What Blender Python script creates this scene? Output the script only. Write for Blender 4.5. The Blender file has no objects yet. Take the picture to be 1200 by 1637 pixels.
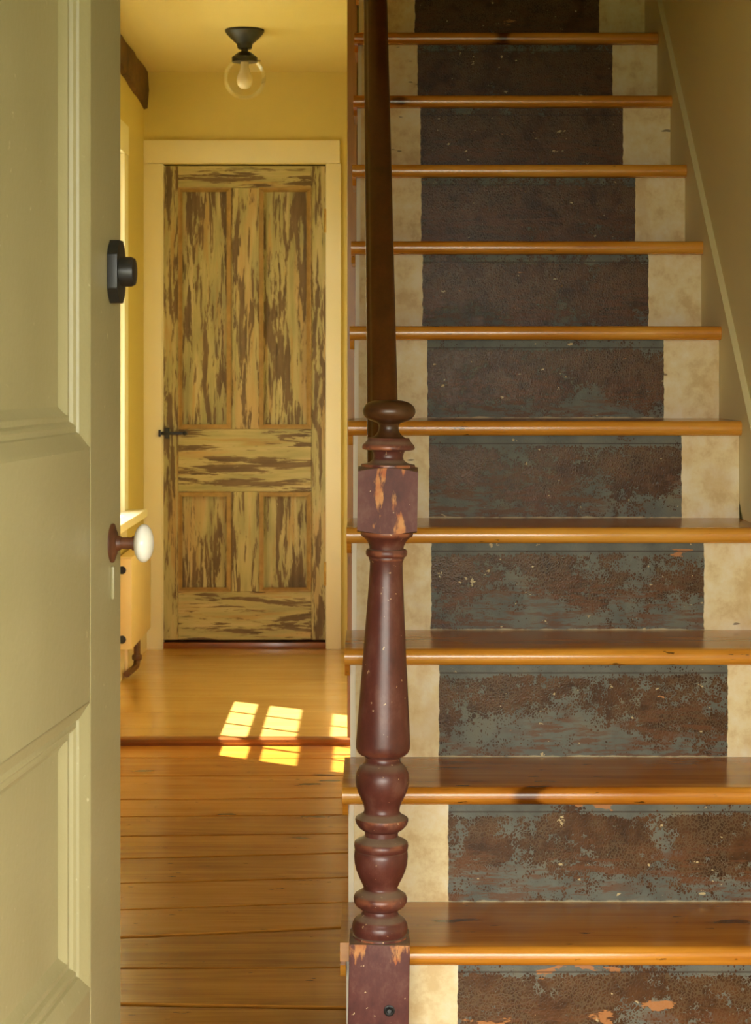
import bpy, bmesh, math, random
from mathutils import Vector, Matrix
random.seed(7)
scene = bpy.context.scene
COL = scene.collection

# ------------------------------------------------------------------ camera
F = 3198.0            # focal length in pixels of the 1200x1637 frame
CZ = 1.10             # eye height above the front-room floor
HZ = 595.0            # pixel row of the horizon
cam_d = bpy.data.cameras.new('camera')
cam = bpy.data.objects.new('camera', cam_d); COL.objects.link(cam)
cam.location = (0, 0, CZ); cam.rotation_euler = (math.pi/2, 0, 0)
cam_d.sensor_fit = 'AUTO'; cam_d.sensor_width = 36.0
cam_d.lens = 36.0*F/1637.0
cam_d.shift_y = -(818.5-HZ)/1637.0
cam_d.clip_start = 0.05; cam_d.clip_end = 200
cam_d.dof.use_dof = True; cam_d.dof.focus_distance = 3.5; cam_d.dof.aperture_fstop = 20
scene.camera = cam

# ------------------------------------------------------------------ world, sun, exposure
world = bpy.data.worlds.new('World'); scene.world = world; world.use_nodes = True
bg = world.node_tree.nodes['Background']
bg.inputs['Color'].default_value = (1.0, 0.975, 0.885, 1)
bg.inputs['Strength'].default_value = 4.5
sun_d = bpy.data.lights.new('sun', 'SUN'); sun_d.energy = 24.0; sun_d.angle = math.radians(0.5)
sun_d.color = (1.0, 0.955, 0.83)
sun = bpy.data.objects.new('sun', sun_d); COL.objects.link(sun)
sun.location = (-6, 9, 12)
sun.rotation_euler = Vector((0.60, -0.42, -1.0)).to_track_quat('-Z', 'Y').to_euler()
def portal(name, loc, rot, sx, sy):         # sampling portals in the two openings: they emit nothing themselves
    d = bpy.data.lights.new(name, 'AREA'); d.shape = 'RECTANGLE'; d.size = sx; d.size_y = sy; d.cycles.is_portal = True
    o = bpy.data.objects.new(name, d); COL.objects.link(o); o.location = loc; o.rotation_euler = rot
portal('doorway_portal', (0.065, 1.58, 1.04), (math.pi/2, 0, 0), 0.99, 2.1)
portal('window_portal', (-1.13, 6.535, 1.24), (0, -math.pi/2, 0), 1.28, 1.0)
vs = scene.view_settings
vs.view_transform = 'Standard'; vs.look = 'None'; vs.gamma = 1.0; vs.use_curve_mapping = False
vs.exposure = 1.88
scene.cycles.use_denoising = True
scene.cycles.max_bounces = 14; scene.cycles.diffuse_bounces = 10; scene.cycles.transparent_max_bounces = 16
scene.cycles.caustics_reflective = False; scene.cycles.caustics_refractive = False

# ------------------------------------------------------------------ node helpers
def lin(r, g, b):
    f = lambda c: (c/12.92 if c <= 0.04045 else ((c+0.055)/1.055)**2.4)
    return (f(r/255.), f(g/255.), f(b/255.), 1.0)

class MT:
    def __init__(s, name):
        s.m = bpy.data.materials.new(name); s.m.use_nodes = True
        s.t = s.m.node_tree; s.t.nodes.clear()
        s.o = s.t.nodes.new('ShaderNodeOutputMaterial')
    def n(s, kind, ins=None, **at):
        d = s.t.nodes.new('ShaderNode'+kind)
        for k, v in at.items(): setattr(d, k, v)
        for k, v in (ins or {}).items(): s.put(d.inputs[k], v)
        return d
    def put(s, sock, v):
        if isinstance(v, bpy.types.NodeSocket): s.t.links.new(v, sock)
        else: sock.default_value = v
    def coord(s, rand=0.0, loc=(0, 0, 0)):
        c = s.n('TexCoord').outputs['Object']
        if rand:
            r = s.n('ObjectInfo').outputs['Random']
            m = s.n('Math', {0: r, 1: rand}, operation='MULTIPLY').outputs[0]
            c = s.n('VectorMath', {0: c, 1: m}, operation='ADD').outputs[0]
        if any(loc): c = s.n('VectorMath', {0: c, 1: loc}, operation='ADD').outputs[0]
        return c
    def vmul(s, v, k): return s.n('VectorMath', {0: v, 1: k}, operation='MULTIPLY').outputs[0]
    def vadd(s, v, k): return s.n('VectorMath', {0: v, 1: k}, operation='ADD').outputs[0]
    def noise(s, v, sc, det=4, ro=0.55, dist=0.0):
        return s.n('TexNoise', {'Vector': v, 'Scale': sc, 'Detail': det, 'Roughness': ro, 'Distortion': dist}).outputs['Fac']
    def ncol(s, v, sc, det=3):
        return s.n('TexNoise', {'Vector': v, 'Scale': sc, 'Detail': det}).outputs['Color']
    def voro(s, v, sc, feature='F1', out='Distance', rnd=1.0):
        d = s.n('TexVoronoi', {'Vector': v, 'Scale': sc, 'Randomness': rnd}, feature=feature)
        return d.outputs[out]
    def ramp(s, f, stops):
        d = s.n('ValToRGB', {'Fac': f}); e = d.color_ramp.elements
        while len(e) < len(stops): e.new(0.5)
        for i, (p, c) in enumerate(stops):
            e[i].position = p; e[i].color = c if len(c) == 4 else (*c, 1)
        return d.outputs['Color']
    def step(s, f, a, b):
        return s.n('MapRange', {'Value': f, 'From Min': a, 'From Max': b, 'To Min': 0.0, 'To Max': 1.0}, interpolation_type='SMOOTHSTEP').outputs[0]
    def math(s, op, a, b=0.0, c=0.0, clamp=False):
        d = s.n('Math', operation=op); d.use_clamp = clamp
        s.put(d.inputs[0], a); s.put(d.inputs[1], b)
        if op in ('MULTIPLY_ADD',): s.put(d.inputs[2], c)
        return d.outputs[0]
    def mix(s, f, a, b, blend='MIX'):
        d = s.n('Mix', data_type='RGBA', blend_type=blend)
        s.put(d.inputs[0], f); s.put(d.inputs[6], a); s.put(d.inputs[7], b)
        return d.outputs[2]
    def xyz(s, v):
        d = s.n('SeparateXYZ', {0: v}); return d.outputs
    def bump(s, h, st=0.3, di=0.002):
        return s.n('Bump', {'Height': h, 'Strength': st, 'Distance': di}).outputs[0]
    def out(s, col, rough=0.5, bump=None, spec=0.5, coat=0.0, metal=0.0, coat_r=0.1):
        p = s.n('BsdfPrincipled')
        s.put(p.inputs['Base Color'], col); s.put(p.inputs['Roughness'], rough)
        s.put(p.inputs['Specular IOR Level'], spec); s.put(p.inputs['Metallic'], metal)
        s.put(p.inputs['Coat Weight'], coat); s.put(p.inputs['Coat Roughness'], coat_r)
        if bump is not None: s.put(p.inputs['Normal'], bump)
        s.t.links.new(p.outputs[0], s.o.inputs['Surface'])
        return s.m

# ------------------------------------------------------------------ materials
def mat_paint(name, c1, c2, rough=0.5, sc=3.0, bump=0.15, specks=None):
    m = MT(name); v = m.coord(rand=7.0)
    f = m.noise(v, sc, 5); col = m.ramp(f, [(0.3, c1), (0.7, c2)])
    if specks:
        sp = m.step(m.noise(v, 60, 3), 0.70, 0.76)
        col = m.mix(m.math('MULTIPLY', sp, 0.6), col, specks)
    h = m.noise(v, 90, 4)
    return m.out(col, rough, m.bump(h, bump, 0.002))

def mat_wood(name, axis, dark, mid, light, rough=0.28, coat=0.3, knots=0.8, flecks=0.7, seed=0, tone=0.0, top_shade=None):
    m = MT(name); v = m.coord(rand=23.0, loc=(seed*1.7, seed*0.9, seed*0.3))
    k = {'X': (0.10, 1, 1), 'Y': (1, 0.10, 1), 'Z': (1, 1, 0.10)}[axis]
    vs_ = m.vmul(v, k)
    n1 = m.noise(vs_, 14, 4, 0.6, 1.2)
    n2 = m.noise(m.vmul(v, tuple(0.03 if q < 1 else 1 for q in k)), 130, 4, 0.6, 0.3)
    n0 = m.noise(v, 2.2, 3)
    f = m.math('ADD', m.math('MULTIPLY', n1, 0.42), m.math('MULTIPLY', n2, 0.24))
    f = m.math('ADD', f, m.math('MULTIPLY', n0, 0.38))
    if tone: f = m.math('ADD', f, m.math('MULTIPLY_ADD', m.n('ObjectInfo').outputs['Random'], tone, -tone*0.5))
    col = m.ramp(f, [(0.36, dark), (0.52, mid), (0.68, light)])
    if knots:
        kv = m.vadd(m.vmul(v, tuple(0.40 if q < 1 else 1 for q in k)), m.vmul(m.ncol(v, 14), (0.02, 0.05, 0.0)))
        d = m.n('TexVoronoi', {'Vector': kv, 'Scale': 5.5}, voronoi_dimensions='2D')
        rr = m.xyz(d.outputs['Color'])[0]
        on = m.step(rr, 0.52, 0.60)
        halo = m.math('MULTIPLY', m.math('SUBTRACT', 1.0, m.step(d.outputs['Distance'], 0.02, 0.26)), on)
        col = m.mix(m.math('MULTIPLY', halo, 0.45*knots), col, (dark[0]*0.7, dark[1]*0.55, dark[2]*0.5, 1))
        core = m.math('MULTIPLY', m.math('SUBTRACT', 1.0, m.step(d.outputs['Distance'], 0.03, 0.09)), on)
        col = m.mix(m.math('MULTIPLY', core, knots), col, (dark[0]*0.22, dark[1]*0.18, dark[2]*0.15, 1))
    if flecks:
        fl = m.math('ADD', m.noise(m.vmul(v, tuple(0.22 if q < 1 else 1 for q in k)), 95, 3, 0.6), m.math('MULTIPLY_ADD', m.noise(v, 3.5, 2), 0.24, -0.12))
        col = m.mix(m.math('MULTIPLY', m.step(fl, 0.70, 0.74), flecks), col, (0.02, 0.010, 0.004, 1))
    if top_shade:                                      # shade painted into the tread tops; front edge left lighter
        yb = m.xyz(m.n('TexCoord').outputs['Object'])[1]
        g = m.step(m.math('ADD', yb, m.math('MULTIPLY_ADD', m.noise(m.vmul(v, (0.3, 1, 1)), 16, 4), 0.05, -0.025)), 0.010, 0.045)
        col = m.mix(g, col, m.mix(1.0, col, top_shade, 'MULTIPLY'))
    rg = m.math('MULTIPLY_ADD', m.noise(v, 8, 4), 0.05, rough-0.02)
    return m.out(col, rg, m.bump(m.math('ADD', n1, n2), 0.035, 0.002), coat=coat, coat_r=0.12)

M = {}
M['wall'] = mat_paint('wall_paint', lin(216, 199, 124), lin(220, 204, 132), 0.6, 2.0)
M['ceiling'] = mat_paint('ceiling_paint', lin(222, 205, 138), lin(226, 209, 146), 0.65, 2.0)
M['wall_r'] = mat_paint('stair_wall_paint', lin(226, 217, 166), lin(232, 223, 176), 0.55, 1.6)
M['trim'] = mat_paint('trim_paint', lin(240, 232, 204), lin(243, 236, 212), 0.42, 4.0)
M['white'] = mat_paint('window_paint', lin(240, 232, 205), lin(244, 238, 214), 0.45, 4.0)
M['sage'] = mat_paint('sage_paint', lin(156, 147, 106), lin(163, 154, 114), 0.33, 6.0, 0.25, specks=lin(215, 208, 170))
M['radiator'] = mat_paint('radiator_paint', lin(238, 216, 172), lin(243, 223, 182), 0.4, 5.0)
M['plank'] = mat_wood('pine_planks', 'X', lin(158, 98, 28), lin(202, 138, 50), lin(222, 162, 76), 0.235, 0.25, 0.85, 0.75, 0, 0.16)
M['hallplank'] = mat_wood('hall_planks', 'X', lin(200, 154, 80), lin(216, 174, 98), lin(226, 188, 116), 0.20, 0.4, 0.0, 0.0, 3)
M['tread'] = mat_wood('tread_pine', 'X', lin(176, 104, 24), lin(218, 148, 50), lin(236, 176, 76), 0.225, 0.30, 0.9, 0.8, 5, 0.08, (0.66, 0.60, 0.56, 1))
M['post'] = mat_wood('post_pine', 'Z', lin(112, 76, 26), lin(138, 97, 38), lin(158, 116, 52), 0.4, 0.1, 0.3, 0.3, 8)
M['beam'] = mat_wood('beam_wood', 'Y', lin(60, 38, 18), lin(92, 62, 30), lin(120, 86, 46), 0.7, 0.0, 0.6, 0.6, 11)
M['edge'] = mat_wood('step_edge', 'X', lin(98, 54, 22), lin(132, 76, 32), lin(158, 98, 44), 0.3, 0.3, 0.2, 0.4, 13)
M['sub'] = mat_paint('subfloor', lin(40, 26, 14), lin(50, 32, 18), 0.9)
M['outside'] = mat_paint('grass_ground', lin(62, 68, 42), lin(80, 82, 54), 0.9, 0.6)
M['porch'] = mat_paint('porch_boards', lin(96, 90, 80), lin(110, 104, 92), 0.7, 2.0)
M['black'] = mat_paint('black_iron', lin(30, 29, 28), lin(38, 37, 35), 0.38, 20)
M['rust'] = mat_paint('rusty_iron', lin(70, 40, 24), lin(112, 66, 38), 0.5, 40)
M['pipe'] = mat_paint('old_pipe', lin(96, 62, 32), lin(122, 82, 44), 0.5, 20)
M['porcelain'] = mat_paint('porcelain', lin(236, 234, 224), lin(240, 238, 229), 0.08, 3, 0.0)

def mat_brass():
    m = MT('brass'); v = m.coord()
    return m.out(m.ramp(m.noise(v, 60), [(0.3, lin(176, 138, 60)), (0.7, lin(206, 170, 88))]), 0.35, None, metal=0.8)
M['brass'] = mat_brass()

def mat_glass(name, tint, refl=1.0):
    m = MT(name)
    lw = m.n('LayerWeight', {'Blend': 0.18}).outputs['Fresnel']
    gl = m.n('BsdfGlossy', {'Color': (1, 1, 1, 1), 'Roughness': 0.02})
    tr = m.n('BsdfTransparent', {'Color': tint})
    w = m.noise(m.coord(), 3.0)
    f = m.math('MULTIPLY', lw, m.math('MULTIPLY_ADD', w, 0.1, refl*0.9), clamp=True)
    mx = m.n('MixShader', {0: f, 1: tr.outputs[0], 2: gl.outputs[0]})
    m.t.links.new(mx.outputs[0], m.o.inputs['Surface'])
    return m.m
M['glass'] = mat_glass('pane_glass', (0.97, 0.98, 0.97, 1), 0.7)
M['globe'] = mat_glass('globe_glass', (0.985, 0.985, 0.98, 1), 0.45)
M['bulb'] = mat_paint('frosted_bulb', lin(214, 198, 176), lin(220, 206, 186), 0.25, 5, 0.0)

def mat_riser():
    m = MT('riser_paint')
    raw = m.n('TexCoord').outputs['Object']
    rnd = m.n('ObjectInfo').outputs['Random']
    v = m.vadd(raw, m.math('MULTIPLY', rnd, 37.0))
    x, _, z = m.xyz(raw)[:3]
    bl = m.n('Attribute', attribute_name='band_left', attribute_type='OBJECT').outputs['Fac']
    br = m.n('Attribute', attribute_name='band_right', attribute_type='OBJECT').outputs['Fac']
    sp = m.n('Attribute', attribute_name='slate_share', attribute_type='OBJECT').outputs['Fac']
    wob = m.math('MULTIPLY_ADD', m.noise(v, 45, 3), 0.007, -0.0035)
    xe = m.math('ADD', x, wob)
    band = m.math('MULTIPLY', m.step(m.math('SUBTRACT', xe, bl), -0.0008, 0.0008), m.step(m.math('SUBTRACT', br, xe), -0.0008, 0.0008))
    # cream sides
    cn = m.noise(v, 22, 6, 0.65)
    cream = m.ramp(cn, [(0.34, lin(224, 198, 146)), (0.48, lin(240, 222, 174)), (0.64, lin(246, 234, 202))])
    st = m.step(m.noise(m.vmul(v, (1, 1, 0.6)), 9, 5, 0.6), 0.52, 0.66)
    cream = m.mix(m.math('MULTIPLY', st, 0.42), cream, lin(214, 178, 120))
    scr = m.step(m.noise(m.vmul(v, (0.25, 1, 1)), 60, 2), 0.74, 0.77)
    cream = m.mix(m.math('MULTIPLY', scr, 0.7), cream, lin(90, 66, 44))
    # crackled brown varnish over slate paint
    warp = m.vadd(v, m.vmul(m.ncol(v, 60), (0.006, 0.006, 0.006)))
    cell = m.voro(m.vmul(warp, (1, 0.0, 0.8)), 215, 'DISTANCE_TO_EDGE')
    brown = m.ramp(m.noise(v, 30, 4), [(0.3, lin(60, 39, 20)), (0.7, lin(98, 66, 38))])
    crack = m.math('SUBTRACT', 1.0, m.step(cell, 0.05, 0.16))
    fine = m.math('MULTIPLY', crack, m.step(m.noise(v, 12, 3), 0.38, 0.52))
    brown = m.mix(m.math('MULTIPLY', fine, 0.5), brown, lin(116, 98, 72))
    slate = m.ramp(m.noise(v, 16, 5), [(0.3, lin(92, 94, 86)), (0.55, lin(112, 114, 104)), (0.75, lin(124, 120, 100))])
    # slate patches: blotches, more towards foot and head of the board
    pn = m.math('ADD', m.math('MULTIPLY', m.noise(m.vmul(v, (0.9, 1, 1.1)), 12, 4, 0.6, 0.3), 0.52), m.math('MULTIPLY', m.noise(v, 64, 7, 0.78, 0.4), 0.48))
    foot = m.math('SUBTRACT', 1.0, m.step(z, 0.01, 0.10))
    head = m.step(z, 0.140, 0.156)
    b = m.math('ADD', pn, m.math('MULTIPLY', foot, 0.10))
    b = m.math('ADD', b, m.math('MULTIPLY', head, 0.14))
    b = m.math('ADD', b, m.math('MULTIPLY_ADD', sp, 0.30, -0.15))
    b = m.math('ADD', b, m.math('MULTIPLY_ADD', m.math('MINIMUM', cell, 0.35), -0.26, 0.036))
    pm = m.step(b, 0.528, 0.548)
    col = m.mix(pm, brown, slate)
    # horizontal scuffing near the foot, brown through slate
    sc = m.step(m.noise(m.vmul(v, (0.16, 1, 1)), 95, 5, 0.75), 0.46, 0.58)
    sc = m.math('MULTIPLY', sc, m.math('MULTIPLY', m.step(m.noise(v, 6, 3), 0.34, 0.50), m.math('SUBTRACT', 1.0, m.step(z, 0.06, 0.13))))
    col = m.mix(m.math('MULTIPLY', sc, 0.75), col, lin(112, 72, 44))
    # bare wood and cream chips
    bs = m.n('Attribute', attribute_name='bare_share', attribute_type='OBJECT').outputs['Fac']
    bare = m.step(m.math('ADD', m.noise(m.vmul(v, (0.35, 1, 1)), 17, 5, 0.6), bs), 0.690, 0.702)
    col = m.mix(m.math('MULTIPLY', bare, 0.9), col, lin(186, 128, 78))
    chip = m.step(m.math('ADD', m.noise(m.vmul(v, (0.7, 1, 1)), 60, 4, 0.6), m.math('MULTIPLY', m.noise(v, 7, 2), 0.10)), 0.735, 0.75)
    col = m.mix(m.math('MULTIPLY', chip, 0.9), col, lin(206, 186, 140))
    ln = m.math('SUBTRACT', 1.0, m.step(m.math('ABSOLUTE', m.math('SUBTRACT', z, 0.153)), 0.0008, 0.0018))
    col = m.mix(m.math('MULTIPLY', ln, 0.7), col, lin(58, 40, 30))
    rim = m.math('MULTIPLY', m.math('SUBTRACT', 1.0, m.step(m.math('ADD', z, m.math('MULTIPLY', m.noise(m.vmul(v, (0.5, 1, 1)), 70, 4), 0.010)), 0.0050, 0.0085)), 0.85)
    col = m.mix(rim, col, lin(196, 180, 142))
    colf = m.mix(band, cream, col)
    h = m.math('ADD', m.math('MULTIPLY', m.math('MULTIPLY', cell, band), 0.8), m.math('MULTIPLY', m.noise(v, 120, 4), 0.5))
    h = m.math('ADD', h, m.math('MULTIPLY', pm, m.math('MULTIPLY', band, 0.4)))
    rough = m.mix(band, (0.42,)*3+(1,), m.mix(pm, (0.30,)*3+(1,), (0.44,)*3+(1,)))
    return m.out(colf, rough, m.bump(h, 0.35, 0.0016), spec=0.16)
M['riser'] = mat_riser()

def mat_olddoor(name, axis):
    m = MT(name); v = m.coord(rand=31.0)
    k = {'X': (0.10, 1, 1), 'Z': (1, 1, 0.10)}[axis]
    k2 = {'X': (0.13, 1, 1), 'Z': (1, 1, 0.13)}[axis]
    vs_ = m.vmul(v, k)
    tan = m.ramp(m.noise(vs_, 34, 5, 0.6), [(0.3, lin(158, 152, 112)), (0.5, lin(186, 176, 130)), (0.7, lin(206, 190, 150))])
    org = m.step(m.noise(m.vadd(vs_, (3.1, 0, 1.7)), 30, 4), 0.56, 0.66)
    tan = m.mix(m.math('MULTIPLY', org, 0.40), tan, lin(182, 128, 62))
    pink = m.step(m.noise(m.vmul(m.vadd(v, (7, 3, 5)), k2), 9, 4), 0.58, 0.66)
    tan = m.mix(m.math('MULTIPLY', pink, 0.5), tan, lin(196, 156, 112))
    n = m.math('ADD', m.math('MULTIPLY', m.noise(m.vmul(v, k2), 20, 6, 0.7, 0.5), 0.5), m.math('MULTIPLY', m.noise(vs_, 48, 6, 0.65, 0.6), 0.5))
    brn = m.ramp(m.noise(vs_, 60, 4), [(0.3, lin(96, 78, 58)), (0.7, lin(128, 105, 78))])
    col = m.mix(m.step(n, 0.502, 0.532), tan, brn)
    ck = m.step(m.noise(m.vmul(m.vadd(v, (1.3, 4.2, 2.2)), k), 70, 3), 0.64, 0.70)
    col = m.mix(m.math('MULTIPLY', ck, 0.6), col, lin(58, 42, 28))
    return m.out(col, 0.6, m.bump(m.math('ADD', n, m.noise(vs_, 120, 3)), 0.4, 0.002))
M['odZ'] = mat_olddoor('scraped_paint_upright', 'Z')
M['odX'] = mat_olddoor('scraped_paint_level', 'X')
M['odM'] = mat_paint('bare_moulding', lin(158, 130, 88), lin(184, 154, 106), 0.6, 30)

def mat_newel(name, wear, edges=True):
    m = MT(name); v = m.coord(rand=11.0)
    col = m.ramp(m.noise(m.vmul(v, (1, 1, 0.6)), 26, 7, 0.7), [(0.3, lin(74, 38, 33)), (0.52, lin(98, 52, 44)), (0.70, lin(118, 78, 66))])
    if wear:
        w = m.noise(m.vmul(v, (1, 1, 0.3)), 38, 5, 0.6)
        zc = m.xyz(m.n('TexCoord').outputs['Object'])[2]
        xc = m.math('ABSOLUTE', m.xyz(m.n('TexCoord').outputs['Object'])[0])
        w = m.math('SUBTRACT', w, m.math('MULTIPLY', m.step(xc, 0.020, 0.046), 0.12)) if wear < 0.6 else m.math('ADD', w, m.math('MULTIPLY', m.step(zc, 0.16, 0.215), 0.14))
        f = m.step(w, wear, wear+0.07)
        core = m.ramp(m.noise(v, 40, 3), [(0.35, lin(190, 104, 48)), (0.65, lin(222, 160, 92))])
        col = m.mix(m.math('MULTIPLY', f, 0.8), col, core)
    pt = m.n('NewGeometry').outputs['Pointiness']
    ed = m.math('MULTIPLY', m.step(pt, 0.525, 0.57) if edges else 0.0, m.step(m.noise(v, 45, 3), 0.42, 0.60))
    col = m.mix(m.math('MULTIPLY', ed, 0.75), col, lin(176, 108, 72))
    sp = m.step(m.noise(v, 120, 2), 0.715, 0.73)
    col = m.mix(m.math('MULTIPLY', sp, 0.8), col, lin(214, 182, 140))
    nz = m.xyz(m.n('TexCoord').outputs['Normal'])[2]
    dust = m.math('MULTIPLY', m.step(nz, 0.35, 0.85), m.math('MULTIPLY_ADD', m.noise(v, 50, 3), 0.7, 0.30), clamp=True)
    col = m.mix(dust, col, lin(140, 122, 102))
    rg = m.math('MULTIPLY_ADD', m.noise(v, 20, 3), 0.08, 0.30)
    return m.out(col, rg if edges else 0.5, m.bump(m.noise(v, 70, 4), 0.12, 0.002), spec=0.5 if edges else 0.25)
M['newel'] = mat_newel('oxblood_paint', 0)
M['newelw'] = mat_newel('oxblood_paint_worn', 0.53, False)
M['newelb'] = mat_newel('oxblood_paint_block', 0.66, False)
M['cap'] = mat_wood('worn_cap', 'X', lin(58, 34, 20), lin(92, 58, 32), lin(128, 88, 46), 0.35, 0.1, 0, 0, 17)
M['rail'] = mat_wood('rail_varnish', 'Y', lin(52, 26, 10), lin(80, 42, 17), lin(100, 56, 26), 0.34, 0.2, 0, 0.2, 19)

# ------------------------------------------------------------------ mesh helpers
def box(bm, x0, x1, y0, y1, z0, z1):
    vv = [bm.verts.new(p) for p in ((x0,y0,z0),(x1,y0,z0),(x1,y1,z0),(x0,y1,z0),(x0,y0,z1),(x1,y0,z1),(x1,y1,z1),(x0,y1,z1))]
    for f in ((0,3,2,1),(4,5,6,7),(0,1,5,4),(1,2,6,5),(2,3,7,6),(3,0,4,7)): bm.faces.new([vv[i] for i in f])
    return vv
def prism(bm, poly, ext):
    """closed polygon (list of 3D points) swept along vector ext"""
    e = Vector(ext); a = [bm.verts.new(p) for p in poly]; b = [bm.verts.new(Vector(p)+e) for p in poly]
    n = len(poly); bm.faces.new(a[::-1]); bm.faces.new(b)
    for i in range(n): bm.faces.new([a[i], a[(i+1) % n], b[(i+1) % n], b[i]])
def lathe(bm, prof, seg=48, mat=None):
    """prof: (r, z) from bottom to top, about local z"""
    rings = []
    for r, z in prof:
        rings.append([bm.verts.new(Vector((r*math.cos(2*math.pi*k/seg), r*math.sin(2*math.pi*k/seg), z)) if mat is None
                      else mat @ Vector((r*math.cos(2*math.pi*k/seg), r*math.sin(2*math.pi*k/seg), z))) for k in range(seg)])
    for a, b in zip(rings, rings[1:]):
        for k in range(seg): bm.faces.new([a[k], a[(k+1) % seg], b[(k+1) % seg], b[k]])
    bm.faces.new(rings[0][::-1]); bm.faces.new(rings[-1])
def tube(bm, pts, r, seg=12):
    pts = [Vector(p) for p in pts]; rings = []
    for i, p in enumerate(pts):
        d = (pts[min(i+1, len(pts)-1)]-pts[max(i-1, 0)]).normalized()
        u = d.orthogonal().normalized() if i == 0 else (u - d*u.dot(d)).normalized()
        w = d.cross(u)
        rings.append([bm.verts.new(p+(u*math.cos(2*math.pi*k/seg)+w*math.sin(2*math.pi*k/seg))*r) for k in range(seg)])
    for a, b in zip(rings, rings[1:]):
        for k in range(seg): bm.faces.new([a[k], a[(k+1) % seg], b[(k+1) % seg], b[k]])
    bm.faces.new(rings[0][::-1]); bm.faces.new(rings[-1])
def frame_mould(bm, x0, x1, z0, z1, prof, y=0.0):
    """mitred moulding round a rectangle in the local xz plane; prof = (inset, height along +y)"""
    loops = []
    for t, w in prof:
        loops.append([bm.verts.new(p) for p in ((x0+t, y+w, z0+t), (x1-t, y+w, z0+t), (x1-t, y+w, z1-t), (x0+t, y+w, z1-t))])
    for a, b in zip(loops, loops[1:]):
        for k in range(4): bm.faces.new([a[k], a[(k+1) % 4], b[(k+1) % 4], b[k]])
def bevel(bm, w, seg=2):
    bmesh.ops.bevel(bm, geom=bm.edges[:], offset=w, segments=seg, profile=0.6, affect='EDGES', clamp_overlap=True)
def add(name, bm, mat, parent=None, smooth=0.6, **props):
    bmesh.ops.recalc_face_normals(bm, faces=bm.faces[:])
    if smooth:
        for f in bm.faces: f.smooth = True
        for e in bm.edges:
            if len(e.link_faces) != 2 or e.calc_face_angle(0) > smooth: e.smooth = False
    me = bpy.data.meshes.new(name); bm.to_mesh(me); bm.free()
    me.materials.append(M[mat])
    o = bpy.data.objects.new(name, me); COL.objects.link(o)
    if parent is not None: o.parent = parent
    for k, v in props.items(): o[k] = v
    return o
def empty(name, loc=(0, 0, 0), rz=0.0, **props):
    o = bpy.data.objects.new(name, None); COL.objects.link(o); o.empty_display_size = 0.1
    o.location = loc; o.rotation_euler = (0, 0, rz)
    for k, v in props.items(): o[k] = v
    return o
def bx(name, dims, mat, parent=None, bev=0.0, smooth=0.3, **props):
    bm = bmesh.new(); box(bm, *dims)
    if bev: bevel(bm, bev)
    return add(name, bm, mat, parent, smooth=smooth, **props)
S = 'structure'

# ------------------------------------------------------------------ main measures
G, R_ = 0.2404, 0.20                     # run and rise of the stair
YN = lambda i: (13+i)*G                  # front of the nosing of tread i
ZT = lambda i: 0.2+R_*i                  # top of tread i
XW, XS = 0.749, -0.046                   # stair between the right wall and its open side
YF, YB, YSTEP = 1.75, 7.81, 5.90         # front wall, back wall, step up to the hall
ZU, ZC = 0.02, 2.272                     # hall floor, ceiling
LA = 0.0015                              # the left wall runs very slightly askew
LROT = math.atan2(-1.0, LA)
LN = math.hypot(1.0, LA)
def leftwall(name, **props): return empty(name, (-0.9036, YB, 0), LROT, **props)

# ------------------------------------------------------------------ floors
fl = bx('floor', (-1.3, 0.9, YF-0.1, YSTEP+0.1, -0.12, -0.022), 'sub', kind=S, label='wide orange pine plank floor in front of the stairs', category='floor')
yj = [(1189.5, 1189.5), (1211.3, 1212), (1240.7, 1240), (1278.3, 1275.3), (1305.4, 1302.6), (1336.7, 1332.5), (1372.8, 1363.3),
      (1412, 1402.5), (1454.3, 1442), (1498.8, 1482.3), (1547.8, 1546.7), (1605.5, 1611.8)]
gaps = [0.001, 0.0052, 0.005, 0.0052, 0.0045, 0.0045, 0.005, 0.0045, 0.004, 0.0085, 0.0040, 0.009]
def joint(ya, yb):
    pa = CZ*F/(ya-HZ); pb = CZ*F/(yb-HZ)
    xa, xb = (190-600)/F*pa, (560-600)/F*pb
    k = (pb-pa)/(xb-xa)
    return lambda X: pa+k*(X-xa)
JL = [joint(*p) for p in yj]
yy = 3.30
while yy > YF:
    JL.append(lambda X, q=yy: q); gaps.append(0.003); yy -= 0.21
JL.append(lambda X: YF); gaps.append(0.001)
for a in range(len(JL)-1):
    far, near = JL[a], JL[a+1]; ga, gb = gaps[a], gaps[a+1]
    bm = bmesh.new(); xl, xr = -0.98, (-0.047 if near(-0.3) > 3.2 else 0.7585)
    poly = [(xl, far(xl)-ga, 0), (xl, near(xl)+gb, 0), (xr, near(xr)+gb, 0), (xr, far(xr)-ga, 0)]
    prism(bm, [(p[0], p[1], -0.022) for p in poly], (0, 0, 0.022))
    bmesh.ops.bevel(bm, geom=[e for e in bm.edges if all(v.co.z > -0.001 for v in e.verts)], offset=0.0015, segments=1, affect='EDGES')
    add('plank', bm, 'plank', fl, smooth=0)
fh = bx('floor_hall', (-1.2, -0.053, YSTEP+0.02, YB+0.3, -0.1, -0.004), 'sub', kind=S, label='raised hall floor of smooth golden boards before the scraped door', category='floor')
hj = [YSTEP+0.03, 6.08, 6.36, 6.69, 6.95, 7.14, 7.40, 7.66, 7.92, 8.08]
for a, b in zip(hj, hj[1:]):
    bx('plank', (-0.98, -0.053, a+0.0009, b-0.0009, -0.004, ZU), 'hallplank', fh, bev=0.0008, smooth=0)
bm = bmesh.new()
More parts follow.
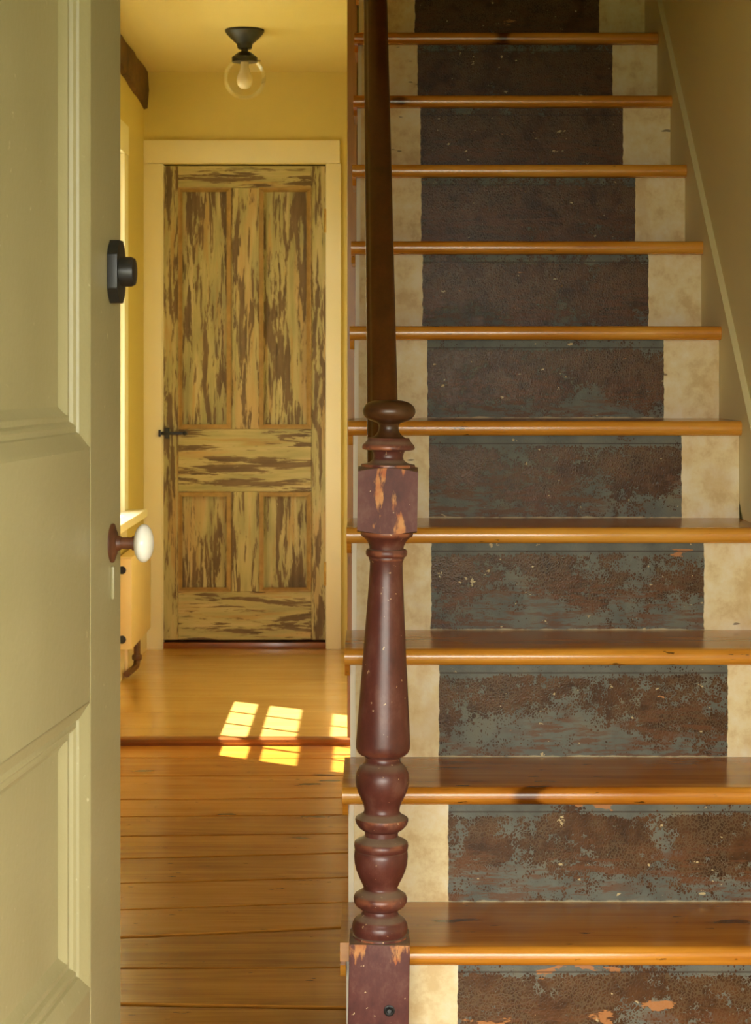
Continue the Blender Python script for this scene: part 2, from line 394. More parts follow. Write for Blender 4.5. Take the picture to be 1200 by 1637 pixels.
prism(bm, [(-0.86, YSTEP+0.03, 0.0), (-0.86, YSTEP-0.012, 0.0), (-0.86, YSTEP-0.014, 0.010), (-0.86, YSTEP-0.010, 0.018), (-0.86, YSTEP, ZU+0.002), (-0.86, YSTEP+0.03, ZU+0.001)], (0.807, 0, 0))
add('trim_1', bm, 'edge', kind=S, label='red-brown rounded edge strip where the hall floor steps up', category='trim')

# ------------------------------------------------------------------ walls
WO = (0.78, 1.77, 0.61, 1.87)            # window opening in wall coordinates (u0, u1, z0, z1)
wl = leftwall('wall_left', kind=S, label='yellow plastered hall wall on the left with the window', category='wall')
bm = bmesh.new()
u0, u1, z0, z1 = WO
for d in ((-0.3, u0, -0.1, ZC+0.1), (u1, 6.5, -0.1, ZC+0.1), (u0, u1, -0.1, z0), (u0, u1, z1, ZC+0.1)):
    box(bm, d[0], d[1], -0.2, 0, d[2], d[3])
add('plaster', bm, 'wall', wl)
bm = bmesh.new()
DX0, DX1, DZ1 = -0.8335, -0.1877, 1.912   # opening of the hall-end door
for d in ((-1.2, DX0, -0.1, ZC+0.1), (DX1, -0.053, -0.1, ZC+0.1), (DX0, DX1, DZ1, ZC+0.1)):
    box(bm, d[0], d[1], YB, YB+0.12, d[2], d[3])
box(bm, -1.2, 0.76, YB+0.3, YB+0.4, -0.1, ZC+0.1)
add('wall_back', bm, 'wall', kind=S, label='mustard yellow wall at the end of the hall above the scraped door', category='wall')
bx('wall_right', (0.760, 0.9, YF-0.15, YB+0.3, -0.1, 4.9), 'wall_r', kind=S, label='dull cream plaster wall rising along the right of the stairs', category='wall')
bm = bmesh.new()
box(bm, -0.080, -0.0545, YSTEP+0.045, YB+0.3, -0.05, 4.9)
box(bm, -0.080, -0.0545, 4.2, YSTEP+0.045, ZC+0.1, 4.9)
add('wall_stair', bm, 'wall', kind=S, label='thin yellow wall closing the stairs off from the hall', category='wall')
bm = bmesh.new()
FX0, FX1 = -0.43, 0.56
for d in ((-1.3, FX0, -0.1, ZC+0.1), (FX1, 0.9, -0.1, ZC+0.1), (FX0, FX1, 2.08, ZC+0.1)):
    box(bm, d[0], d[1], YF-0.15, YF, d[2], d[3])
add('wall_front', bm, 'porch', kind=S, label='front wall around the open entrance doorway', category='wall')
bm = bmesh.new()
for d in ((-1.3, -0.053, YF-0.15, YB+0.3), (-0.053, 0.9, YF-0.15, 4.2)):
    box(bm, d[0], d[1], d[2], d[3], ZC, ZC+0.12)
add('ceiling', bm, 'ceiling', kind=S, label='mustard cream ceiling of the hall with the globe light', category='ceiling')
bm = bmesh.new()
box(bm, -0.08, 0.9, 4.1, 4.2, ZC+0.12, 4.9); box(bm, -0.08, 0.9, YB+0.3, YB+0.4, ZC, 4.9)
add('wall_upstairs', bm, 'wall_r', kind=S, label='upper stairwell end walls out of view above', category='wall')
bx('ceiling_upstairs', (-0.08, 0.9, 4.1, YB+0.4, 4.9, 5.0), 'ceiling', kind=S, label='ceiling over the upper stairwell', category='ceiling')
bx('floor_landing', (-0.053, 0.76, YN(12), YB+0.3, 2.45, 2.60), 'tread', kind=S, label='upstairs landing floor at the head of the stairs', category='floor')
bx('floor_porch', (-2.5, 2.5, -2.6, YF-0.02, -0.16, -0.03), 'porch', kind=S, label='porch floor outside the entrance', category='floor')
bx('ceiling_porch_added', (-2.5, 2.5, -2.6, YF-0.151, 2.32, 2.45), 'porch', kind=S, label='unseen porch roof added over the entrance to shape the daylight', category='ceiling')  # added out of view so daylight enters lower and more frontal
bm = bmesh.new()
box(bm, -2.5, 2.5, -2.6, -2.48, 1.96, 2.319); box(bm, -2.5, -2.38, -2.47, YF-0.152, 1.96, 2.319); box(bm, 2.38, 2.5, -2.47, YF-0.152, 1.96, 2.319)  # beams added out of view, cutting daylight on the upper stairs
add('added_porch_beam', bm, 'porch', kind=S, label='unseen deep beam added under the porch roof to darken the upper stairs', category='beam')
bx('ground', (-150, 150, -150, 150, -0.6, -0.5), 'outside', kind=S, label='ground outside the house', category='ground')

# trims of the hall
bm = bmesh.new()
box(bm, -0.0835, -0.0535, YSTEP+0.002, YSTEP+0.045, 0.0, ZC); bevel(bm, 0.002, 1)
add('trim_2', bm, 'post', kind=S, label='narrow brown corner board at the hall side of the stairs', category='trim')
bm = bmesh.new()
ski = lambda y: ZT(0)+0.068+(y-YN(0))*R_/G
prism(bm, [(XW, 3.0, 0.0), (XW, 3.0, ski(3.0)), (XW, 6.1, ski(6.1)), (XW, 6.1, 2.3)], (0.0112, 0, 0))
box(bm, XW, XW+0.0112, YF, 2.9995, 0.0, 0.17)
add('baseboard_right', bm, 'wall_r', kind=S, label='sloping cream skirting board along the wall side of the stairs', category='baseboard')
bm = bmesh.new()
prism(bm, [(XW-0.002, 3.0, ski(3.0)-0.002), (XW-0.002, 3.0, ski(3.0)+0.002), (XW-0.002, 6.1, ski(6.1)+0.002), (XW-0.002, 6.1, ski(6.1)-0.002)], (0.0135, 0, 0))
add('skirting_cap', bm, 'wall_r', bpy.data.objects['baseboard_right'])
# beam under the ceiling
bw = leftwall('trim_3', kind=S, label='rough dark brown wooden beam under the ceiling of the left wall', category='beam')
bm = bmesh.new(); n = 26; rows = []
for i in range(n+1):
    u = -0.0+i*0.12; dep = 0.145-0.04*min(1, i/7)+random.uniform(-0.008, 0.008)
    th = 0.022+random.uniform(-0.004, 0.004)
    rows.append([bm.verts.new(p) for p in ((u, 0.0, ZC), (u, th-0.004, ZC), (u, th+random.uniform(-.003, .003), ZC-dep*0.5), (u, th-0.005, ZC-dep), (u, 0.0, ZC-dep-0.004))])
for a, b in zip(rows, rows[1:]):
    for k in range(5): bm.faces.new([a[k], a[(k+1) % 5], b[(k+1) % 5], b[k]])
bm.faces.new(rows[0]); bm.faces.new(rows[-1][::-1])
bo = add('timber', bm, 'beam', bw)
bl = leftwall('baseboard_left', kind=S, label='low cream baseboard under the radiator', category='baseboard')
bx('board', (0.020, 2.0, 0.0, 0.014, ZU, 0.13), 'trim', bl, bev=0.002)

# ------------------------------------------------------------------ window in the left wall
w = leftwall('window_1', kind=S, label='white sash window with small panes in the left hall wall', category='window')
cs = 0.105
bx('casing', (u0-cs, u0, 0, 0.022, z0, z1), 'white', w, 0.003)
bx('casing', (u1, u1+cs, 0, 0.022, z0, z1), 'white', w, 0.003)
bx('head_casing', (u0-cs, u1+cs, 0, 0.024, z1, z1+0.105), 'white', w, 0.003)
bx('stool', (u0-cs-0.03, u1+cs+0.03, -0.08, 0.086, z0-0.028, z0), 'white', w, 0.004)
bx('apron', (u0-cs, u1+cs, 0, 0.018, z0-0.11, z0-0.029), 'white', w, 0.003)
bx('jamb', (u0-0.0, u0+0.022, -0.2, 0.0, z0, z1), 'white', w)
bx('jamb', (u1-0.022, u1, -0.2, 0.0, z0, z1), 'white', w)
bx('jamb', (u0, u1, -0.2, 0.0, z1-0.022, z1), 'white', w)
bx('outer_sill', (u0, u1, -0.24, -0.08, z0-0.05, z0-0.002), 'white', w)
ui, uo = u0+0.022, u1-0.022
gx = [ui+0.05, 1.08, 1.29, 1.50, uo-0.05]
def sash(n, zr, thick):
    s = empty('sash', (0, 0, 0)); s.parent = w
    bm = bmesh.new()
    zs, zb, zt, ze = zr[0][0], zr[0][1], zr[-1][0], zr[-1][1]
    box(bm, ui, ui+0.05, n-thick, n, zs, ze); box(bm, uo-0.05, uo, n-thick, n, zs, ze)
    box(bm, ui+0.05, uo-0.05, n-thick, n, zs, zb); box(bm, ui+0.05, uo-0.05, n-thick, n, zt, ze)
    add('sash_frame', bm, 'white', s)
    zz = [zb]+[q for p in zr[1:-1] for q in p]+[zt]
    for p in zr[1:-1]: bx('muntin', (ui+0.05, uo-0.05, n-thick, n, *p), 'white', s)
    for q in range(0, len(zz), 2):
        for k in range(4):
            bx('pane', (gx[k]+0.006 if k else gx[k], gx[k+1]-0.006 if k < 3 else gx[k+1], n-thick*0.55, n-thick*0.45, zz[q], zz[q+1]), 'glass', s)
        for k in range(1, 4): bx('muntin', (gx[k]-0.0045, gx[k]+0.0045, n-thick*0.6, n, zz[q], zz[q+1]), 'white', s)
sash(-0.069, [(0.612, 0.67), (0.85, 0.87), (1.055, 1.072), (1.318, 1.37)], 0.032)
sash(-0.106, [(1.36, 1.48), (1.655, 1.68), (1.80, 1.848)], 0.032)

# ------------------------------------------------------------------ door at the end of the hall
def px8(x): return (x-600)/F*YB
def pz8(y): return CZ-(y-HZ)/F*YB
fr = empty('trim_4', (0, 0, 0), kind=S, label='wide cream casing framing the scraped door', category='door casing')
bx('casing', (-0.9030, DX0+0.002, YB-0.018, YB, ZU, pz8(262)), 'trim', fr, 0.002)
bx('casing', (DX1-0.004, px8(545), YB-0.018, YB, ZU, pz8(262)), 'trim', fr, 0.002)
bx('head_casing', (-0.9030, px8(543), YB-0.019, YB, pz8(261.6), pz8(225)), 'trim', fr, 0.002)
bx('jamb', (DX0, DX0+0.006, YB, YB+0.12, ZU, DZ1), 'trim', fr)
bx('jamb', (DX1-0.006, DX1, YB, YB+0.12, ZU, DZ1), 'trim', fr)
bx('threshold', (DX0+0.006, DX1-0.006, YB-0.005, YB+0.1, ZU, pz8(1027)), 'edge', fr, 0.002)
dr = empty('door_2', (0, YB, 0), kind=S, label='old four-panel door with scraped tan and brown paint at hall end', category='door')
L0, L1 = px8(261), px8(521.5); zt, zb = pz8(265), pz8(1023)
def dpart(name, xa, xb, ya, yb, mat, y0=0.003, y1=0.034, bev=0.0015):
    bm = bmesh.new(); cx, cz = (px8(xa)+px8(xb))/2, (pz8(ya)+pz8(yb))/2
    box(bm, px8(xa)-cx, px8(xb)-cx, y0, y1, pz8(yb)-cz, pz8(ya)-cz)
    if bev: bevel(bm, bev, 1)
    o = add(name, bm, mat, dr); o.location = (cx, 0, cz); return o
dpart('stile', 261, 284.5, 265, 1023, 'odZ'); dpart('stile', 497.5, 521.5, 265, 1023, 'odZ')
dpart('rail', 284.7, 497.3, 265, 300, 'odX'); dpart('rail', 284.7, 497.3, 686, 786, 'odX'); dpart('rail', 284.7, 497.3, 946, 1023, 'odX')
dpart('mullion', 370, 414, 300.2, 685.8, 'odZ'); dpart('mullion', 370, 414, 786.2, 945.8, 'odZ')
for xa, xb in ((284.7, 369.8), (414.2, 497.3)):
    for ya, yb in ((300.2, 685.8), (786.2, 945.8)):
        dpart('panel', xa, xb, ya, yb, 'odZ', 0.014, 0.026, 0)
        bm = bmesh.new()
        frame_mould(bm, px8(xa), px8(xb), pz8(yb), pz8(ya), [(0, -0.006), (0.004, -0.004), (0.008, -0.006), (0.013, -0.010), (0.018, -0.0145)])
        add('panel_moulding', bm, 'odM', dr)
lt = bx('latch_bar', (px8(256), px8(300), -0.022, -0.012, pz8(695), pz8(690)), 'black', dr, 0.001)
bm = bmesh.new(); box(bm, px8(264), px8(271), -0.021, 0.003, pz8(701), pz8(684)); bevel(bm, 0.001, 1); add('latch_plate', bm, 'black', dr)
bm = bmesh.new(); lathe(bm, [(0.003, 0), (0.006, 0.004), (0.009, 0.012), (0.008, 0.018), (0.004, 0.021)], 16, Matrix.Translation((px8(296), -0.006, pz8(692.5))) @ Matrix.Rotation(math.radians(90), 4, 'X'))
add('latch_knob', bm, 'black', dr)
bx('latch_keeper', (px8(254.5), px8(258), -0.030, -0.018, pz8(698), pz8(687)), 'black', dr, 0.001)
for ya, yb in ((334, 372), (898, 936)):
    bm = bmesh.new(); lathe(bm, [(0.0045, pz8(yb)), (0.0055, pz8(yb)+0.003), (0.0055, pz8(ya)-0.003), (0.0045, pz8(ya))], 14, Matrix.Translation((px8(520.5), -0.002, 0)))
    box(bm, px8(517.5), px8(520.5), 0.0005, 0.003, pz8(yb), pz8(ya))
    add('hinge', bm, 'brass', dr)

# ------------------------------------------------------------------ green entrance door, standing open
DA = 0.09; DE = (-407/F*2.6, 2.6)
d1 = empty('door_1', (DE[0], DE[1], 0), math.atan2(-1.0, -DA), kind=S, label='sage green panelled entrance door standing open at left', category='door')
W1, T1 = 0.85, 0.046
SW = 0.172
def dp(name, xa, xb, za, zb_, mat='sage', y0=-T1, y1=0.0, bev=0.0012):
    bm = bmesh.new(); box(bm, xa, xb, y0, y1, za, zb_)
    if bev: bevel(bm, bev, 1)
    return add(name, bm, mat, d1)
zL0, zL1, zU0, zU1 = 0.352, 0.700, 1.008, 1.86
dp('stile', 0, SW, 0.012, 2.04, bev=0.0025); dp('stile', W1-SW, W1, 0.012, 2.04)
dp('rail', SW+0.0004, W1-SW-0.0004, 0.012, zL0); dp('rail', SW+0.0004, W1-SW-0.0004, zL1, zU0); dp('rail', SW+0.0004, W1-SW-0.0004, zU1, 2.04)
MP = [(-0.001, 0.0005), (0.0015, -0.0004), (0.0040, -0.0020), (0.018, -0.0092), (0.0200, -0.0125), (0.0235, -0.0122), (0.0265, -0.0110), (0.0300, -0.0135), (0.0330, -0.0180), (0.0365, -0.0175), (0.0400, -0.0180), (0.0440, -0.0225), (0.0520, -0.0275)]
for za, zb_ in ((zL0, zL1), (zU0, zU1)):
    dp('panel', SW, W1-SW, za, zb_, y0=-T1+0.004, y1=-0.027, bev=0)
    bm = bmesh.new(); frame_mould(bm, SW, W1-SW, za, zb_, MP); add('panel_moulding', bm, 'sage', d1, smooth=0.35)
# knob set: local +y points off the face
KZ = CZ-(868-HZ)/F*2.55
def face(x, z, y=0.0): return Matrix.Translation((x, y, z)) @ Matrix.Rotation(-math.pi/2, 4, 'X')
bm = bmesh.new(); lathe(bm, [(0.0, 0.0), (0.025, 0.0), (0.025, 0.002), (0.018, 0.0035), (0.016, 0.0055), (0.010, 0.007), (0.0085, 0.012), (0.0, 0.012)][1:-1], 28, face(0.052, KZ))
rs = add('rosette', bm, 'rust', d1)
bm = bmesh.new(); lathe(bm, [(0.0075, 0.010), (0.0075, 0.026), (0.009, 0.0265), (0.009, 0.031)], 20, face(0.052, KZ)); add('shank', bm, 'rust', d1)
bm = bmesh.new(); prof = [(0.0245*math.sin(math.pi*k/16), 0.041-0.0125*math.cos(math.pi*k/16)) for k in range(1, 16)]
lathe(bm, prof, 36, face(0.052, KZ)); add('knob', bm, 'porcelain', d1, smooth=1.2, label='white porcelain door knob')
kz0, kz1 = CZ-(957-HZ)/F*2.55, CZ-(905-HZ)/F*2.55
bx('keyhole_cover', (0.049, 0.058, 0.0, 0.004, kz0, kz1), 'sage', d1, 0.001)
bx('keyhole', (0.044, 0.049, -0.002, 0.0008, kz0+0.003, kz1-0.001), 'black', d1)
# dead bolt
BZ = CZ-(435-HZ)/F*2.55
bm = bmesh.new()
oct_ = [(0.055+sx*hx, hz) for sx, hx, hz in ((1, 0.012, -0.040), (1, 0.020, -0.028), (1, 0.026, -0.022), (1, 0.026, 0.022), (1, 0.020, 0.028), (1, 0.012, 0.040), (-1, 0.012, 0.040), (-1, 0.020, 0.028), (-1, 0.026, 0.022), (-1, 0.026, -0.022), (-1, 0.020, -0.028), (-1, 0.012, -0.040))]
prism(bm, [(x, 0.0, BZ+z) for x, z in oct_], (0, 0.013, 0)); bevel(bm, 0.0015, 2)
db = add('dead_bolt_plate', bm, 'black', d1)
bm = bmesh.new(); lathe(bm, [(0.019, 0.013), (0.019, 0.026), (0.017, 0.030), (0.012, 0.031)], 28, face(0.055, BZ)); add('dead_bolt_turn', bm, 'black', d1)

# ------------------------------------------------------------------ staircase
st = empty('staircase', (0.35, YN(0), 0), label='steep staircase with orange pine treads and painted brown runner on cream risers', category='staircase')
inv = Vector((0.35, YN(0), 0))
bands = [(0.130, 0.64), (0.1235, 0.64), (0.1155, 0.640), (0.1080, 0.637), (0.1105, 0.630), (0.1130, 0.628), (0.1080, 0.627), (0.1105, 0.628), (0.1145, 0.628), (0.1115, 0.630), (0.1095, 0.622), (0.110, 0.622), (0.110, 0.622)]
slate = [0.36, 0.44, 0.45, 0.50, 0.44, 0.38, 0.24, 0.14, 0.02, 0.06, 0.0, 0.0, 0.0]
bare_ = [0.09, 0.02, 0.02, 0.015, 0.01, 0.02, 0.03, 0.01, 0.0, 0.02, 0.0, 0.0, 0.0]
NT = 12
# one tread mesh, shared
bm = bmesh.new(); prof = []
for k in range(6): a = math.pi/2*k/5; prof.append((0.013-0.013*math.sin(a), -0.030+0.013-0.013*math.cos(a)))
for k in range(6): a = math.pi/2*k/5; prof.append((0.013-0.013*math.cos(a), -0.013+0.013*math.sin(a)))
prof += [(G+0.032, 0.0), (G+0.032, -0.030)]
prism(bm, [(-0.056, y, z) for y, z in prof], (XW+0.0555, 0, 0))
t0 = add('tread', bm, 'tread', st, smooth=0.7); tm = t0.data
bm = bmesh.new(); box(bm, -0.0365, XW-0.0005, 0.033, 0.050, 0, 0.17)
r0 = add('riser', bm, 'riser', st); rm = r0.data
bm = bmesh.new()
prism(bm, [(-0.0555, 0.012, -0.0302), (-0.0555, 0.014, -0.040), (-0.0555, 0.022, -0.050), (-0.0555, 0.034, -0.050), (-0.0555, 0.20, -0.050), (-0.0555, 0.20, -0.0302)], (0.009, 0, 0))
b0 = add('cove', bm, 'tread', st); bmesh_ = b0.data
bm = bmesh.new(); prism(bm, [(0.0515, y, z) for y, z in prof], (XW-0.052, 0, 0))
box(bm, -0.056, 0.0515, 0.031, G+0.032, -0.030, 0.0)
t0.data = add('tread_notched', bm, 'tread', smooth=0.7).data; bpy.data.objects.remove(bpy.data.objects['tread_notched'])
bm = bmesh.new(); box(bm, 0.0515, XW-0.0005, 0.033, 0.050, 0, 0.17)
r0.data = add('riser_short', bm, 'riser').data; bpy.data.objects.remove(bpy.data.objects['riser_short'])
for i in range(NT):
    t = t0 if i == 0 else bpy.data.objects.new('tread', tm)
    r = r0 if i == 0 else bpy.data.objects.new('riser', rm)
    c = b0 if i == 0 else bpy.data.objects.new('cove', bmesh_)
    for o in (t, r, c):
        if i: COL.objects.link(o)
        o.parent = st
    t.location = Vector((0, YN(i), ZT(i)))-inv; r.location = Vector((0, YN(i), ZT(i)-R_ + (0.0 if i else 0.0)))-inv
    c.location = t.location
    r['band_left'], r['band_right'], r['slate_share'], r['bare_share'] = bands[i][0], bands[i][1], slate[i], bare_[i]
r = bpy.data.objects.new('riser', rm); COL.objects.link(r); r.parent = st; r.location = Vector((0, YN(NT), ZT(NT)-R_))-inv
r['band_left'], r['band_right'], r['slate_share'] = 0.11, 0.622, 0.1
# cut stringer with the panelled side below it
pts = [(YN(0)+0.034, 0.0)]
for i in range(NT+1):
    pts += [(YN(i)+0.034, ZT(i)-0.0302)]
    if i < NT: pts += [(YN(i+1)+0.034, ZT(i)-0.0302)]
pts += [(YN(NT)+0.12, ZT(NT)-0.031), (YN(NT)+0.12, 2.25), (YSTEP+0.0, 2.0), (YSTEP+0.0, 0.0)]
bm = bmesh.new(); prism(bm, [(XS, y, z) for y, z in pts], (0.0093, 0, 0))
so = add('stringer', bm, 'trim', st, smooth=0); so.location = -inv

# ------------------------------------------------------------------ newel post
NY = 3.106; PXN = NY/F
zn = lambda y: CZ-(y-HZ)*PXN
nw = empty('newel_post', (0.0024, NY, 0), label='turned oxblood newel post with worn paint at the foot of the stairs', category='newel post')
nw.rotation_euler = (0, math.radians(1.02), 0)
L = lambda rows: [(h*PXN, zn(y)) for y, h in rows][::-1]
def square(bm, hw, z0, z1, drop0, drop1, inner):
    n = 8; loop = []
    for s in range(4):
        for k in range(n):
            a = -1+2*k/n; p = [(a, -1), (1, a), (-a, 1), (-1, -a)][s]; loop.append((p[0]*hw, p[1]*hw))
    N = len(loop)
    def lv(z, drop, sgn): return [bm.verts.new((x, y, z-sgn*drop*(math.hypot(x, y)-hw)/(hw*0.414))) for x, y in loop]
    lo, hi = lv(z0, drop0, -1), lv(z1, drop1, 1)
    ci = [bm.verts.new((inner*x/math.hypot(x, y), inner*y/math.hypot(x, y), z1)) for x, y in loop]
    cj = [bm.verts.new((inner*x/math.hypot(x, y), inner*y/math.hypot(x, y), z0)) for x, y in loop]
    for k in range(N):
        q = (k+1) % N
        bm.faces.new([lo[k], lo[q], hi[q], hi[k]]); bm.faces.new([hi[k], hi[q], ci[q], ci[k]]); bm.faces.new([lo[q], lo[k], cj[k], cj[q]])
    bm.faces.new(ci); bm.faces.new(cj[::-1])
bm = bmesh.new(); box(bm, -0.0465, 0.0465, -0.0465, 0.0465, 0.0, zn(1497)); bevel(bm, 0.0025, 2)
add('base_block', bm, 'newelb', nw, smooth=0.3, label='square base block with a dark bolt head')
bm = bmesh.new(); lathe(bm, L([(1211, 28), (1217, 28), (1221, 32), (1226, 37), (1235, 41.5), (1246, 43), (1258, 41.5), (1268, 38), (1279, 32.5), (1288, 29), (1296, 28), (1301, 31), (1304.5, 38), (1307, 42), (1311, 42.4), (1317, 40.5), (1323, 35.5), (1328, 28.5), (1329, 26.5), (1336, 26.5), (1339, 31), (1343, 39.5), (1346, 42.5), (1351, 43.2), (1357, 42.2), (1358.5, 41.2), (1360, 42.4), (1368, 43), (1380, 42), (1390, 39.5), (1401, 35), (1411, 30), (1418, 27), (1421, 28), (1425, 34), (1429, 40.5), (1435, 43), (1441, 42.2), (1447, 38.5), (1452, 31.5), (1454, 28), (1459, 28.5), (1463, 32), (1467, 38), (1470, 41), (1471.5, 41), (1474, 43), (1481, 44.5), (1488, 43.5), (1493, 41), (1494, 43.5), (1498, 43.5)]), 56)
add('lower_turning', bm, 'newel', nw, smooth=0.8)
bm = bmesh.new(); lathe(bm, L([(892, 28), (896, 27.2), (899, 26), (925, 27), (964, 29.3), (1005, 31.8), (1046, 34.3), (1115, 38.8), (1160, 41.8), (1188, 43.2), (1196, 43), (1202, 40.5), (1206, 36), (1208, 31), (1208.5, 28), (1212, 27.5)]), 56)
add('tapered_shaft', bm, 'newel', nw, smooth=0.8)
bm = bmesh.new(); lathe(bm, L([(849, 40), (850, 42), (853, 42.2), (857, 40.5), (860, 35.5), (866, 30.5), (873, 27.5), (877, 27.2), (878, 31.5), (881, 33), (886, 33), (889, 31.5), (890, 28.5), (893, 28.5)]), 56)
add('neck_ring', bm, 'newel', nw, smooth=0.8)
bm = bmesh.new(); square(bm, 0.0459, zn(850), zn(746), 0.0055, 0.0055, 0.040)
add('top_block', bm, 'newelw', nw, smooth=0.5, label='square block with orange wood showing through worn paint')
bm = bmesh.new(); lathe(bm, L([(700, 33), (704, 34.5), (707, 37), (711, 41), (715.5, 42.3), (718, 41), (719.5, 36), (720, 27), (724, 24.5), (730, 23.5), (735, 25), (739, 30), (741, 35), (742, 42.5), (744.5, 43.2), (747, 42.5)]), 56)
add('collar', bm, 'newel', nw, smooth=0.8)
bm = bmesh.new(); rows = [(639 + (1-math.cos(math.pi*k/20))*18.2, max(1.0, 42.2*math.sin(math.pi*k/20)**0.62)) for k in range(0, 17)]
rows += [(674.5, 23.5), (676, 18.5), (679, 16), (685, 15.6), (691, 17.5), (696, 21.5), (700, 28), (702, 34)]
lathe(bm, L(rows), 56); add('cap_knob', bm, 'cap', nw, smooth=0.9, label='flattened ball cap with the finish rubbed to brown')
bm = bmesh.new(); lathe(bm, [(0.0085, 0.0), (0.0085, 0.002), (0.0065, 0.0028), (0.0045, 0.0018), (0.003, 0.004)], 20, Matrix.Translation((0.0165, -0.0463, zn(1600))) @ Matrix.Rotation(math.pi/2, 4, 'X'))
add('bolt', bm, 'black', nw)

# ------------------------------------------------------------------ handrail with balusters beneath
hr = empty('handrail', (0.0, 3.15, 0.87), label='dark varnished wooden handrail climbing from the newel post', category='handrail')
sl = R_/G
rx = lambda y: 0.0145-0.0112*(y-3.2); rzp = lambda y: 1.0536+sl*(y-3.3)
prof = [(-0.0195, -0.0045), (-0.017, -0.0012), (-0.010, 0.0012), (0.0, 0.002), (0.012, 0.0015), (0.019, -0.001), (0.0225, -0.006), (0.0235, -0.014), (0.0225, -0.030), (0.017, -0.046), (-0.017, -0.046), (-0.0265, -0.030), (-0.0275, -0.016), (-0.0262, -0.0125), (-0.0235, -0.0110), (-0.0208, -0.0085)]
bm = bmesh.new(); rings = []
up = Vector((0, -sl, 1)).normalized()
for k in range(9):
    y = 3.146+(YSTEP+0.0-3.146)*k/8
    c = Vector((rx(y), y, rzp(y)))
    rings.append([bm.verts.new(c+Vector((a, 0, 0))+up*b - Vector((0, 3.15, 0.87))) for a, b in prof])
for a, b in zip(rings, rings[1:]):
    for k in range(len(prof)): bm.faces.new([a[k], a[(k+1) % len(prof)], b[(k+1) % len(prof)], b[k]])
bm.faces.new(rings[0]); bm.faces.new(rings[-1][::-1])
add('rail', bm, 'rail', hr, smooth=0.9)
for i in range(1, 11):
    y = YN(i)+0.10; zb0 = ZT(i); zt0 = rzp(y)-0.050
    bm = bmesh.new(); h = zt0-zb0
    lathe(bm, [(0.008, 0), (0.0125, 0.05*h), (0.0145, 0.2*h), (0.011, 0.24*h), (0.0135, 0.27*h), (0.009, 0.6*h), (0.008, h)], 14)
    o = add('baluster', bm, 'rail', hr); o.location = Vector((rx(y), y, zb0))-Vector((0, 3.15, 0.87))

# ------------------------------------------------------------------ ceiling light
LX, LY = (391-600)/F*6.85, 6.85
lg = empty('ceiling_light', (LX, LY, ZC), label='black ceiling light with a clear glass globe and pale bulb', category='ceiling light')
bm = bmesh.new(); lathe(bm, [(0.019, -0.066), (0.024, -0.064), (0.027, -0.050), (0.029, -0.046), (0.034, -0.043), (0.046, -0.031), (0.049, -0.029), (0.058, -0.018), (0.061, -0.016), (0.064, -0.009), (0.067, -0.007), (0.067, 0.0)], 40); add('canopy', bm, 'black', lg)
bm = bmesh.new(); lathe(bm, [(0.044, -0.110), (0.044, -0.094), (0.041, -0.092), (0.030, -0.083), (0.020, -0.076), (0.012, -0.074), (0.012, -0.064)], 32); add('fitter', bm, 'black', lg)
for q in range(3):
    a = 2.1*q; bm = bmesh.new()
    tube(bm, [(0.042*math.cos(a), 0.042*math.sin(a), -0.106), (0.054*math.cos(a), 0.054*math.sin(a), -0.106)], 0.0022, 8)
    add('set_screw', bm, 'black', lg)
bm = bmesh.new(); lathe(bm, [(0.002, -0.0735*1-0.1655)]+[(0.0735*math.sin(math.pi*k/24), -0.1655-0.0735*math.cos(math.pi*k/24)) for k in range(1, 20)]+[(0.040, -0.100)], 40)
bmesh.ops.delete(bm, geom=[f for f in bm.faces if len(f.verts) > 4 and f.calc_center_median().z > -0.11], context='FACES_ONLY')
add('globe', bm, 'globe', lg, smooth=1.2)
bm = bmesh.new(); lathe(bm, [(0.003, -0.203), (0.014, -0.200), (0.023, -0.190), (0.0275, -0.176), (0.026, -0.162), (0.020, -0.145), (0.014, -0.128), (0.0135, -0.095)], 28); add('bulb', bm, 'bulb', lg, smooth=1.0)

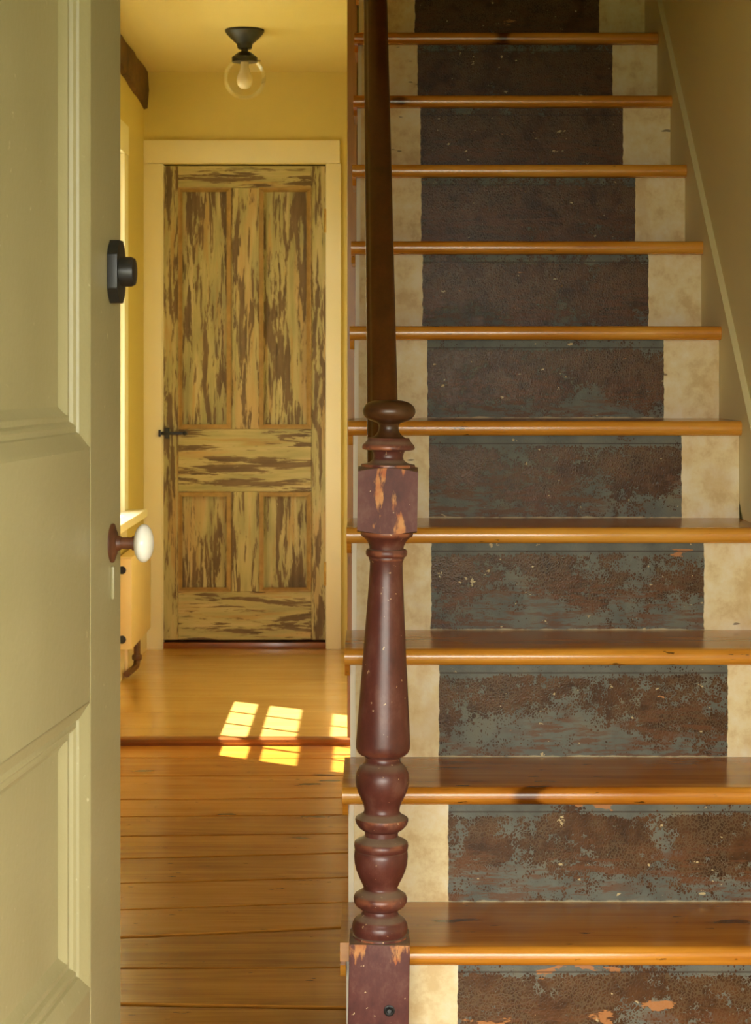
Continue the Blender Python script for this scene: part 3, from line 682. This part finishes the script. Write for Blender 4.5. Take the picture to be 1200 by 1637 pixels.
# ------------------------------------------------------------------ radiator below the window
ra = leftwall('radiator', label='cream panel radiator low on the left wall with brown pipe', category='radiator')
bm = bmesh.new(); box(bm, 0.30, 0.89, 0.018, 0.060, 0.140, 0.455); bevel(bm, 0.004, 2); add('panel_body', bm, 'radiator', ra)
bm = bmesh.new(); box(bm, 0.29, 0.90, 0.016, 0.063, 0.4555, 0.462); bevel(bm, 0.002, 1); add('top_grille', bm, 'radiator', ra)
for zc in (0.175, 0.415):
    bm = bmesh.new()
    lathe(bm, [(0.014, 0.0), (0.014, 0.004), (0.010, 0.005), (0.010, 0.0015)], 20, Matrix.Translation((0.8895, 0.026, zc)) @ Matrix.Rotation(math.pi/2, 4, 'Y'))
    add('plug_ring', bm, 'black', ra)
bm = bmesh.new(); tube(bm, [(0.62, 0.046, 0.139), (0.62, 0.046, 0.085), (0.622, 0.046, 0.062), (0.635, 0.045, 0.047), (0.66, 0.040, 0.042), (0.80, 0.032, 0.042)], 0.012, 12); add('pipe', bm, 'pipe', ra)
bm = bmesh.new(); lathe(bm, [(0.016, 0.0), (0.018, 0.003), (0.018, 0.016), (0.016, 0.019)], 18, Matrix.Translation((0.62, 0.046, 0.066))); add('pipe_elbow', bm, 'pipe', ra)
bx('bracket_foot', (0.70, 0.73, 0.0145, 0.026, ZU, 0.1395), 'radiator', ra, 0.002)

# ------------------------------------------------------------------ small pieces hang under the part they sit on
def nest(child, part):
    child.parent = part; child.matrix_parent_inverse = part.matrix_basis.inverted()
def kids(root, base): return [o for o in root.children if o.name.split('.')[0] == base]
nest(kids(d1, 'knob')[0], rs); nest(kids(d1, 'shank')[0], rs)
nest(kids(d1, 'keyhole')[0], kids(d1, 'keyhole_cover')[0]); nest(kids(d1, 'dead_bolt_turn')[0], db)
for root in (d1, dr):
    for pnl, mld in zip(kids(root, 'panel'), kids(root, 'panel_moulding')): nest(mld, pnl)
lp = kids(dr, 'latch_plate')[0]
for b_ in ('latch_bar', 'latch_knob', 'latch_keeper'): nest(kids(dr, b_)[0], lp)
for h_ in kids(dr, 'hinge'): nest(h_, kids(dr, 'stile')[1])
for t_, c_ in zip(sorted(kids(st, 'tread'), key=lambda o: o.location.z), sorted(kids(st, 'cove'), key=lambda o: o.location.z)): nest(c_, t_)
nest(kids(nw, 'bolt')[0], kids(nw, 'base_block')[0])
for q_ in kids(lg, 'set_screw'): nest(q_, kids(lg, 'fitter')[0])
nest(kids(ra, 'pipe_elbow')[0], kids(ra, 'pipe')[0])
for q_ in kids(ra, 'plug_ring'): nest(q_, kids(ra, 'panel_body')[0])
